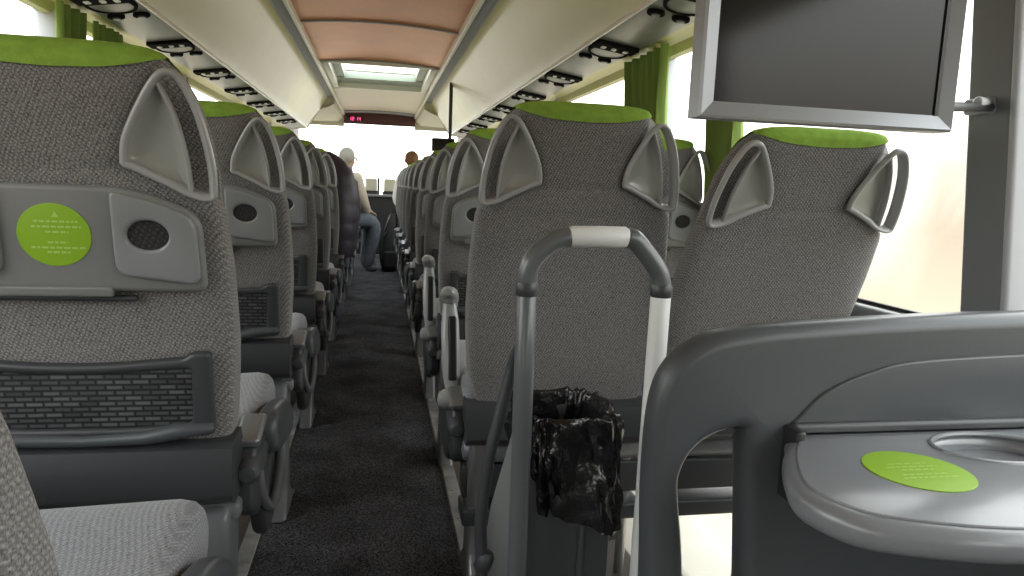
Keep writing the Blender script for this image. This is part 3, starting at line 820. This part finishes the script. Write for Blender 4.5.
tout = catmull([(.542, .826), (.500, .77), (.468, .71), (.452, .665), (.458, .625), (.480, .590), (.53, .565), (.60, .545), (.72, .530), (.85, .525), (.98, .535), (1.08, .565), (1.12, .62), (1.12, .70), (1.09, .78), (1.06, .826)], 5)
tt = [Vector((.540, .833))] + tout[1:-1] + [Vector((1.06, .833))]
HF = lambda z: (lambda x, v, off: Vector((x, v, z + off)))
cup = ellipse(.795, .757, .080, .050, 40)
rel(plate_obj('table_top', [tt, cup], .036, .016, HF(.668), M['table'], res=6), ft)
ins = [Vector((.75 + (p.x - .75) * .955 + .004, .68 + (p.y - .68) * .93 + .003)) for p in tt]
rel(plate_obj('top_inlay', [ins, ellipse(.795, .757, .084, .054, 40)], .004, .0018, HF(.6865), M['table'], res=2), ft)
rel(plate_obj('cup_recess', [ellipse(.795, .757, .084, .054, 40)], .006, .002, HF(.664), M['table']), ft)
bm = bmesh.new(); e = ellipse(.795, .757, .084, .054, 40); add_tube(bm, [(x, y, .688) for x, y in e] + [(x, y, .688) for x, y in e[:2]], .0035, 8, False)
rel(bm_obj('cup_rim', bm, M['table']), ft)
rel(plate_obj('round_sticker', [ellipse(.628, .695, .060, .060, 48)], .0012, .0003, HF(.6892), M['sticker']), ft)
bm = bmesh.new(); rnd = random.Random(5)
for yy, hw in ((.712, .026), (.703, .034), (.694, .022), (.681, .03), (.672, .036)):
    x = -hw
    while x < hw:
        l = rnd.uniform(.005, .011); x1 = min(x + l, hw)
        bm.faces.new([bm.verts.new((.628 + p, yy + q, .69015)) for p, q in ((x, 0), (x1, 0), (x1, .003), (x, .003))]); x += l + .002
rel(bm_obj('printed_lines', bm, M['print']), ft)
tag(ft, 'grey folding table with rounded front, cup recess and green sticker', 'table')

# ------------------------------------------------------------------ monitor
mo = empty('ceiling_monitor', (.66, 1.0, 1.35))
mx0, mx1, mz0, mz1 = .452, .874, 1.112, 1.42
prof_y = .975
bm = bmesh.new()
def rect(a, y): return [bm.verts.new((x, y, z)) for x, z in ((mx0 + a, mz0 + a), (mx1 - a, mz0 + a), (mx1 - a, mz1 - a), (mx0 + a, mz1 - a))]
loops_ = [rect(.004, 1.03), rect(0, 1.022), rect(0, .988), rect(.003, .982), rect(.024, .990), rect(.0245, 1.000)]
for A, B in zip(loops_, loops_[1:]):
    for i in range(4): bm.faces.new((A[i], A[(i + 1) % 4], B[(i + 1) % 4], B[i]))
bm.faces.new(loops_[0][::-1]); bm.faces.new(loops_[-1])
rel(bm_obj('bezel', bm, M['frame'], None, 15), mo)
rel(box('screen', mx0 + .023, mx1 - .023, .992, .999, mz0 + .023, mz1 - .023, M['screen']), mo)
rel(box('screen_edge', mx1 - .030, mx1 - .024, .989, .993, mz0 + .024, mz1 - .024, M['black']), mo)
rel(box('rear_housing', mx0 + .03, mx1 - .03, 1.028, 1.06, mz0 + .03, mz1 - .03, M['frame'], None, .012), mo)
rel(box('ceiling_bracket', .60, .72, 1.03, 1.10, 1.35, 1.84, M['frame'], None, .01), mo)
tag(mo, 'flat monitor with silver bezel hanging from the ceiling at upper right', 'monitor')
sa = empty('stay_arm', (1.15, 1.15, 1.18))
bm = bmesh.new(); add_tube(bm, [(.868, 1.03, 1.155), (1.0, 1.105, 1.170), (1.145, 1.185, 1.186)], .008, 10, flat=.7); rel(bm_obj('arm', bm, M['dark']), sa)
bm = bmesh.new(); add_box(bm, 1.105, 1.172, 1.165, 1.225, 1.172, 1.202, .006); add_tube(bm, [(1.06, 1.14, 1.186), (1.12, 1.18, 1.19)], .010, 10); rel(bm_obj('clamp', bm, M['pillarl']), sa)
tag(sa, 'short dark stay arm running from the monitor to the window pillar', 'bracket')

# small dark monitor further along on the right
fm = empty('small_monitor', (.58, 6.6, 1.35))
rel(box('housing', .47, .68, 6.62, 6.68, 1.30, 1.42, M['dark'], None, .01), fm)
rel(box('screen', .48, .67, 6.612, 6.621, 1.31, 1.41, M['screen']), fm)
rel(box('bracket', .62, .65, 6.64, 6.67, 1.40, 1.92, M['dark']), fm)
tag(fm, 'small dark monitor hanging over the far right aisle seats', 'monitor')

# ------------------------------------------------------------------ people
def skin_mesh(name, verts, edges, radii, m, parent=None, sub=2, root=0):
    me = bpy.data.meshes.new('t'); me.from_pydata(verts, edges, []); o = bpy.data.objects.new('t', me); COL.objects.link(o)
    sk = o.modifiers.new('s', 'SKIN'); sk.use_smooth_shade = True
    for i, r in enumerate(radii):
        r = r if isinstance(r, tuple) else (r, r)
        me.skin_vertices[0].data[i].radius = r
    me.skin_vertices[0].data[root].use_root = True
    sb = o.modifiers.new('u', 'SUBSURF'); sb.levels = sub; sb.render_levels = sub
    dg = bpy.context.evaluated_depsgraph_get(); dg.update()
    out = bpy.data.meshes.new_from_object(o.evaluated_get(dg)); bpy.data.objects.remove(o); bpy.data.meshes.remove(me)
    bm = bmesh.new(); bm.from_mesh(out); bpy.data.meshes.remove(out)
    return bm_obj(name, bm, m, parent, 80)

def add_ball(bm, c, r, seg=18):
    v = bmesh.ops.create_uvsphere(bm, u_segments=seg, v_segments=12, radius=1)['verts']
    for q in v: q.co = Vector((c[0] + q.co.x * r[0], c[1] + q.co.y * r[1], c[2] + q.co.z * r[2]))
    return v

def body(j, skin=M['skin']):
    """one continuous body from a joint table; j maps names to points"""
    names = ['pelvis', 'belly', 'chest', 'neck0', 'neck1', 'head0', 'head1', 'lsh', 'lel', 'lwr', 'lha', 'rsh', 'rel', 'rwr', 'rha', 'lhip', 'lkn', 'lan', 'lto', 'rhip', 'rkn', 'ran', 'rto']
    rad = [(.13, .11), (.12, .10), (.14, .11), .055, .05, (.070, .080), (.060, .072), .055, .040, .026, (.034, .018), .055, .040, .026, (.034, .018), .085, .058, .04, .035, .085, .058, .04, .035]
    E_ = [(0, 1), (1, 2), (2, 3), (3, 4), (4, 5), (5, 6), (2, 7), (7, 8), (8, 9), (9, 10), (2, 11), (11, 12), (12, 13), (13, 14), (0, 15), (15, 16), (16, 17), (17, 18), (0, 19), (19, 20), (20, 21), (21, 22)]
    V_ = [j[n] for n in names]
    # five fingers on each hand
    for base, wr in ((10, 9), (14, 13)):
        d = (Vector(V_[base]) - Vector(V_[wr])).normalized(); sd = d.cross(Vector((0, 0, 1)))
        if sd.length < .1: sd = Vector((1, 0, 0))
        sd.normalize(); dn = Vector((0, 0, -1))
        for k, (o_, l_) in enumerate(((-.026, .060), (-.009, .070), (.009, .066), (.025, .052), (.036, .040))):
            a0 = Vector(V_[base]) + sd * o_ - (d * .05 if k == 4 else d * -.01)
            p1 = a0 + d * l_ * .5 + sd * (.02 if k == 4 else 0); p2 = p1 + d * l_ * .4 + dn * l_ * .35
            i0 = len(V_); V_ += [tuple(a0), tuple(p1), tuple(p2)]; rad += [.0095, .009, .0075]
            E_ += [(base, i0), (i0, i0 + 1), (i0 + 1, i0 + 2)]
    return V_, E_, rad

def face(head, fwd, parent, up=Vector((0, 0, 1))):
    """nose, eyes, mouth, ears as small meshes set on the head"""
    f = Vector(fwd).normalized(); r = f.cross(up).normalized(); h = Vector(head)
    bm = bmesh.new(); add_tube(bm, [h + f * .075 + up * .015, h + f * .092 - up * .012, h + f * .098 - up * .022], [.008, .011, .012], 8)
    for s in (-1, 1): add_ball(bm, h + r * .078 * s - up * .005, (.012, .018, .028), 10)
    bm_obj('nose_and_ears', bm, M['skin'], parent)
    bm = bmesh.new()
    for s in (-1, 1): add_ball(bm, h + f * .078 + r * .030 * s + up * .012, (.010, .008, .006), 10)
    bm_obj('eyes', bm, M['black'], parent)
    bm = bmesh.new(); add_ball(bm, h + f * .082 - up * .045, (.022, .008, .006), 10)
    bm_obj('mouth', bm, mat('lips', (.4, .14, .12), .5), parent)

def rib_jacket(name, path, radii, m, parent, n=40, puff=.006, period=.11, squash=1.0):
    """quilted torso shell along a path, radii (rx, ry)"""
    P = catmull([Vector(p) for p in path], 10); R_ = catmull([Vector((a, b, 0)) for a, b in radii], 10)
    rings = []; L = 0
    for i, p in enumerate(P):
        if i: L += (P[i] - P[i - 1]).length
        t = (P[min(i + 1, len(P) - 1)] - P[max(i - 1, 0)]).normalized()
        a = Vector((1, 0, 0)) - t * t.x; a.normalize(); b = t.cross(a)
        q = puff * abs(math.sin(L / period * PI)) ** .6
        rings.append([p + a * math.cos(2 * PI * k / n) * (R_[i].x + q) + b * math.sin(2 * PI * k / n) * (R_[i].y + q) for k in range(n)])
    return bm_obj(name, loft(rings), m, parent, 60)

# person seated on the fifth left seat, leaning out over the aisle, back to us
def person(loc, j, label, colour, cloth, hair, hairc, fwd, group=None):
    root = empty('person', loc)
    V_, E_, rad = body(j)
    L0 = Vector(loc)
    V_ = [tuple(Vector(v) - L0) for v in V_]
    skin_mesh('body', V_, E_, rad, M['skin'], root)
    hd_ = (Vector(j['head0']) + Vector(j['head1'])) / 2 - L0
    face(hd_, fwd, root)
    bm = bmesh.new(); add_ball(bm, hd_ - Vector(fwd).normalized() * .018 + Vector((0, 0, .022)), (.088, .098, .098), 20)
    for v in bm.verts:
        v.co += v.normal * .0 + Vector((noise.noise(v.co * 30), noise.noise(v.co * 31 + Vector((5, 5, 5))), 0)) * .006
    bmesh.ops.delete(bm, geom=[v for v in bm.verts if (v.co - hd_).dot(Vector(fwd).normalized()) > .055 and v.co.z < hd_.z + .055], context='VERTS')
    o = bm_obj('hair', bm, hairc, root, 70); so = o.modifiers.new('thick', 'SOLIDIFY'); so.thickness = .008
    def tb(nm, seq, rs, m):
        bm = bmesh.new(); pts = catmull([Vector(j[q]) - L0 if isinstance(q, str) else Vector(q) - L0 for q in seq], 6)
        rr = [v.x for v in catmull([Vector((r, 0)) for r in rs], 6)]
        add_tube(bm, pts, rr, 18); return bm_obj(nm, bm, m, root, 60)
    for q in ('l', 'r'):
        tb('sleeve', [q + 'sh', q + 'el', q + 'wr'], [.085, .070, .050], cloth)
        tb('trouser_leg', [q + 'hip', q + 'kn', q + 'an'], [.105, .082, .065], colour)
        bm = bmesh.new(); a_, t_ = Vector(j[q + 'an']) - L0, Vector(j[q + 'to']) - L0
        add_tube(bm, [a_ + Vector((0, 0, -.02)), (a_ + t_) / 2 + Vector((0, 0, -.01)), t_], [.045, .045, .038], 14); bm_obj('shoe', bm, M['shoe'], root)
    return root

L5y = .335 + PITCH * 5
a = L5y
j = dict(pelvis=(-.36, a + .40, .58), belly=(-.33, a + .40, .72), chest=(-.285, a + .42, .92), neck0=(-.32, a + .50, 1.08), neck1=(-.36, a + .56, 1.10), head0=(-.42, a + .62, 1.08), head1=(-.46, a + .67, 1.10),
         lsh=(-.42, a + .48, 1.0), lel=(-.50, a + .55, .78), lwr=(-.42, a + .66, .70), lha=(-.39, a + .70, .69), rsh=(-.22, a + .42, .98), rel=(-.19, a + .50, .76), rwr=(-.27, a + .66, .70), rha=(-.30, a + .71, .69),
         lhip=(-.44, a + .42, .57), lkn=(-.46, a + .72, .56), lan=(-.46, a + .64, .08), lto=(-.46, a + .76, .04), rhip=(-.30, a + .42, .57), rkn=(-.30, a + .72, .56), ran=(-.30, a + .62, .08), rto=(-.30, a + .74, .04))
p1 = person((-.35, a + .40, 0), j, '', M['jeans'], M['jacket'], None, M['hairb'], (-.4, .9, -.1))
L0 = Vector((-.35, a + .40, 0))
rib_jacket('puffer_jacket', [Vector(q) - L0 for q in ((-.245, a + .34, .50), (-.255, a + .35, .60), (-.265, a + .36, .75), (-.275, a + .38, .90), (-.30, a + .42, 1.02), (-.345, a + .46, 1.10), (-.37, a + .50, 1.13))],
           [(.085, .11), (.115, .13), (.135, .15), (.140, .15), (.125, .13), (.09, .10), (.04, .05)], M['jacket'], p1)
tag(p1, 'person in a dark plum puffer jacket leaning into the aisle from a left seat', 'person')
a = .335 + PITCH * 9
j = dict(pelvis=(-.40, a + .38, .60), belly=(-.38, a + .38, .75), chest=(-.35, a + .38, .95), neck0=(-.34, a + .38, 1.10), neck1=(-.335, a + .39, 1.15), head0=(-.33, a + .40, 1.20), head1=(-.325, a + .41, 1.28),
         lsh=(-.46, a + .50, 1.04), lel=(-.40, a + .62, .82), lwr=(-.24, a + .60, .70), lha=(-.18, a + .60, .68), rsh=(-.26, a + .28, 1.04), rel=(-.18, a + .30, .80), rwr=(-.13, a + .42, .68), rha=(-.08, a + .46, .66),
         lhip=(-.34, a + .50, .58), lkn=(-.12, a + .66, .56), lan=(-.14, a + .72, .08), lto=(-.05, a + .76, .04), rhip=(-.30, a + .36, .58), rkn=(-.06, a + .42, .52), ran=(-.12, a + .46, .08), rto=(-.03, a + .48, .04))
p2 = person((-.30, a + .38, 0), j, '', M['jeans'], M['beige'], None, M['hairg'], (.8, .3, 0))
L0 = Vector((-.30, a + .38, 0))
rib_jacket('jumper', [Vector(q) - L0 for q in ((-.39, a + .40, .52), (-.385, a + .39, .62), (-.37, a + .38, .80), (-.355, a + .38, .96), (-.345, a + .38, 1.07), (-.34, a + .38, 1.12))],
           [(.11, .13), (.13, .15), (.13, .16), (.13, .18), (.10, .13), (.05, .06)], M['beige'], p2, puff=.0)
tag(p2, 'grey haired person in jeans seated with knees in the far end of the aisle', 'person')
a = 1.51 + PITCH * 9
j = dict(pelvis=(.42, a + .36, .58), belly=(.41, a + .34, .74), chest=(.40, a + .32, .95), neck0=(.40, a + .32, 1.12), neck1=(.40, a + .33, 1.18), head0=(.40, a + .34, 1.25), head1=(.40, a + .35, 1.32),
         lsh=(.30, a + .34, 1.06), lel=(.24, a + .40, .82), lwr=(.28, a + .60, .70), lha=(.30, a + .66, .69), rsh=(.52, a + .34, 1.06), rel=(.60, a + .42, .82), rwr=(.54, a + .60, .70), rha=(.52, a + .66, .69),
         lhip=(.33, a + .38, .57), lkn=(.32, a + .74, .56), lan=(.32, a + .72, .08), lto=(.32, a + .84, .04), rhip=(.50, a + .38, .57), rkn=(.50, a + .74, .56), ran=(.50, a + .72, .08), rto=(.50, a + .84, .04))
p3 = person((.42, a + .36, 0), j, '', M['jeans'], M['whitecloth'], None, M['hairb'], (0, 1, 0))
L0 = Vector((.42, a + .36, 0))
rib_jacket('white_top', [Vector(q) - L0 for q in ((.42, a + .36, .52), (.42, a + .36, .62), (.41, a + .35, .80), (.40, a + .34, .96), (.40, a + .33, 1.08), (.40, a + .33, 1.15))],
           [(.16, .12), (.17, .13), (.17, .13), (.19, .12), (.13, .09), (.06, .06)], M['whitecloth'], p3, puff=0)
tag(p3, 'brown haired person in white whose head shows over the far right seats', 'person')

# backpack standing in the aisle
bp = empty('backpack', (.125, 8.15, 0))
prof = []
for z, hx, hy, cx_, cy_ in ((.0, .070, .08, 0, 0), (.01, .085, .10, 0, 0), (.10, .095, .12, 0, 0), (.25, .090, .115, .005, .01), (.38, .078, .09, .02, .02), (.48, .058, .07, .035, .03), (.54, .035, .04, .042, .035), (.555, .012, .015, .045, .035)):
    prof.append([Vector((cx_ + hx * math.copysign(abs(math.cos(t)) ** .6, math.cos(t)) + .008 * noise.noise(Vector((math.cos(t) * 3, math.sin(t) * 3, z * 9))), cy_ + hy * math.copysign(abs(math.sin(t)) ** .6, math.sin(t)), z * 1.2 + .003)) for t in [2 * PI * k / 32 for k in range(32)]])
bm_obj('bag_body', loft(prof), M['blackcloth'], bp, 60)
bm = plate([rpoly([(-.06, .05), (.06, .05), (.06, .24), (-.06, .24)], .03)], .05, .02, lambda x, v, off: Vector((x, -.125 - off, v))); bm_obj('front_pocket', bm, M['blackcloth'], bp)
tube('carry_loop', catmull([(.02, .03, .65), (.025, .03, .695), (.06, .035, .70), (.068, .035, .65)], 5), .007, M['blackcloth'], bp, 8)
tube('shoulder_strap', catmull([(-.03, -.05, .46), (-.09, -.09, .36), (-.10, -.10, .2), (-.085, -.09, .08)], 6), .011, M['blackcloth'], bp, 8)
tag(bp, 'black backpack standing on the aisle carpet by the far right seats', 'backpack')

# two driver area headrests above the front partition
for i, x in enumerate((-.11, .155)):
    hs = empty('front_headrest', (x, 10.6, 0))
    bm = bmesh.new(); add_box(bm, -.085, .085, -.04, .04, .86, 1.05, .03, 4); bm_obj('pad', bm, M['lining'], hs)
    bm = bmesh.new(); add_box(bm, -.105, .105, -.05, .06, .20, .88, .04, 4); bm_obj('backrest', bm, M['black'], hs)
    bm = bmesh.new(); add_box(bm, .088, .118, -.03, .03, .80, 1.06, .01); bm_obj('post', bm, M['black'], hs)
    bm = bmesh.new(); add_box(bm, -.16, .16, -.1, .1, 0, .2, .01); bm_obj('pedestal', bm, M['black'], hs)
    tag(hs, ['left of two small pale headrests above the dark front partition', 'right of two small pale headrests above the dark front partition'][i], 'seat', 'front crew seats')

# ------------------------------------------------------------------ light
w = bpy.data.worlds.new('sky'); SC.world = w; w.use_nodes = True
nt = w.node_tree; bg = nt.nodes['Background']
tc = nt.nodes.new('ShaderNodeTexCoord'); sx = nt.nodes.new('ShaderNodeSeparateXYZ'); nt.links.new(tc.outputs['Generated'], sx.inputs[0])
cr = nt.nodes.new('ShaderNodeValToRGB'); E_ = cr.color_ramp.elements
mr = nt.nodes.new('ShaderNodeMapRange'); mr.inputs[1].default_value = -1; mr.inputs[2].default_value = 1
nt.links.new(sx.outputs[2], mr.inputs[0]); nt.links.new(mr.outputs[0], cr.inputs[0])
E_[0].position = .0; E_[0].color = (.27, .245, .19, 1)
E_[1].position = 1; E_[1].color = (.95, .98, 1, 1)
for p_, c_ in ((.40, (.25, .22, .165, 1)), (.485, (.19, .155, .12, 1)), (.525, (.24, .21, .175, 1)), (.57, (.6, .58, .54, 1)), (.64, (1, 1, 1, 1))):
    q = E_.new(p_); q.color = c_
mf = nt.nodes.new('ShaderNodeMapRange'); mf.inputs[1].default_value = .75; mf.inputs[2].default_value = .95; nt.links.new(sx.outputs[1], mf.inputs[0])
mz = nt.nodes.new('ShaderNodeMapRange'); mz.inputs[1].default_value = -.12; mz.inputs[2].default_value = .0; nt.links.new(sx.outputs[2], mz.inputs[0])
mm = nt.nodes.new('ShaderNodeMath'); mm.operation = 'MULTIPLY'; nt.links.new(mf.outputs[0], mm.inputs[0]); nt.links.new(mz.outputs[0], mm.inputs[1])
mxw = nt.nodes.new('ShaderNodeMix'); mxw.data_type = 'RGBA'; nt.links.new(mm.outputs[0], mxw.inputs[0]); nt.links.new(cr.outputs[0], mxw.inputs[6]); mxw.inputs[7].default_value = (1, .98, .95, 1)
nt.links.new(mxw.outputs[2], bg.inputs[0]); bg.inputs[1].default_value = 3.0

def portal(loc, rot, sx_, sy_):
    l = bpy.data.lights.new('window_portal', 'AREA'); l.shape = 'RECTANGLE'; l.size = sx_; l.size_y = sy_
    l.cycles.is_portal = True
    o = bpy.data.objects.new('window_portal', l); COL.objects.link(o); o.location = loc; o.rotation_euler = rot
for s in (-1, 1):
    portal((s * 1.27, 3.5, 1.16), (0, s * PI / 2, 0), .86, 15.8)
portal((0, 11.42, 1.4), (-PI / 2, 0, 0), 2.5, 1.25)
portal((0, 7.2, 2.23), (0, 0, 0), .8, 1.3)
portal((1.48, 2.2, .08), (0, PI / 2, 0), 1.2, 1.8)

# ------------------------------------------------------------------ camera
R = ((.98246377, -.18217042, .03973509), (.01309115, -.14518845, -.98931741), (.18599344, .97248869, -.14025757))
cam = bpy.data.cameras.new('camera'); cam.sensor_width = 36; cam.lens = 710 / 1024 * 36; cam.clip_start = .02
co = bpy.data.objects.new('camera', cam); COL.objects.link(co)
r_, u_, b_ = Vector(R[0]), -Vector(R[1]), -Vector(R[2])
m4 = Matrix(((r_.x, u_.x, b_.x, 0), (r_.y, u_.y, b_.y, 0), (r_.z, u_.z, b_.z, 1.0), (0, 0, 0, 1)))
co.matrix_world = m4
SC.camera = co
SC.view_settings.view_transform = 'Standard'; SC.view_settings.look = 'None'; SC.view_settings.gamma = 1
SC.view_settings.use_curve_mapping = False; SC.view_settings.exposure = 1.0
SC.cycles.max_bounces = 10; SC.cycles.diffuse_bounces = 6; SC.cycles.transparent_max_bounces = 12
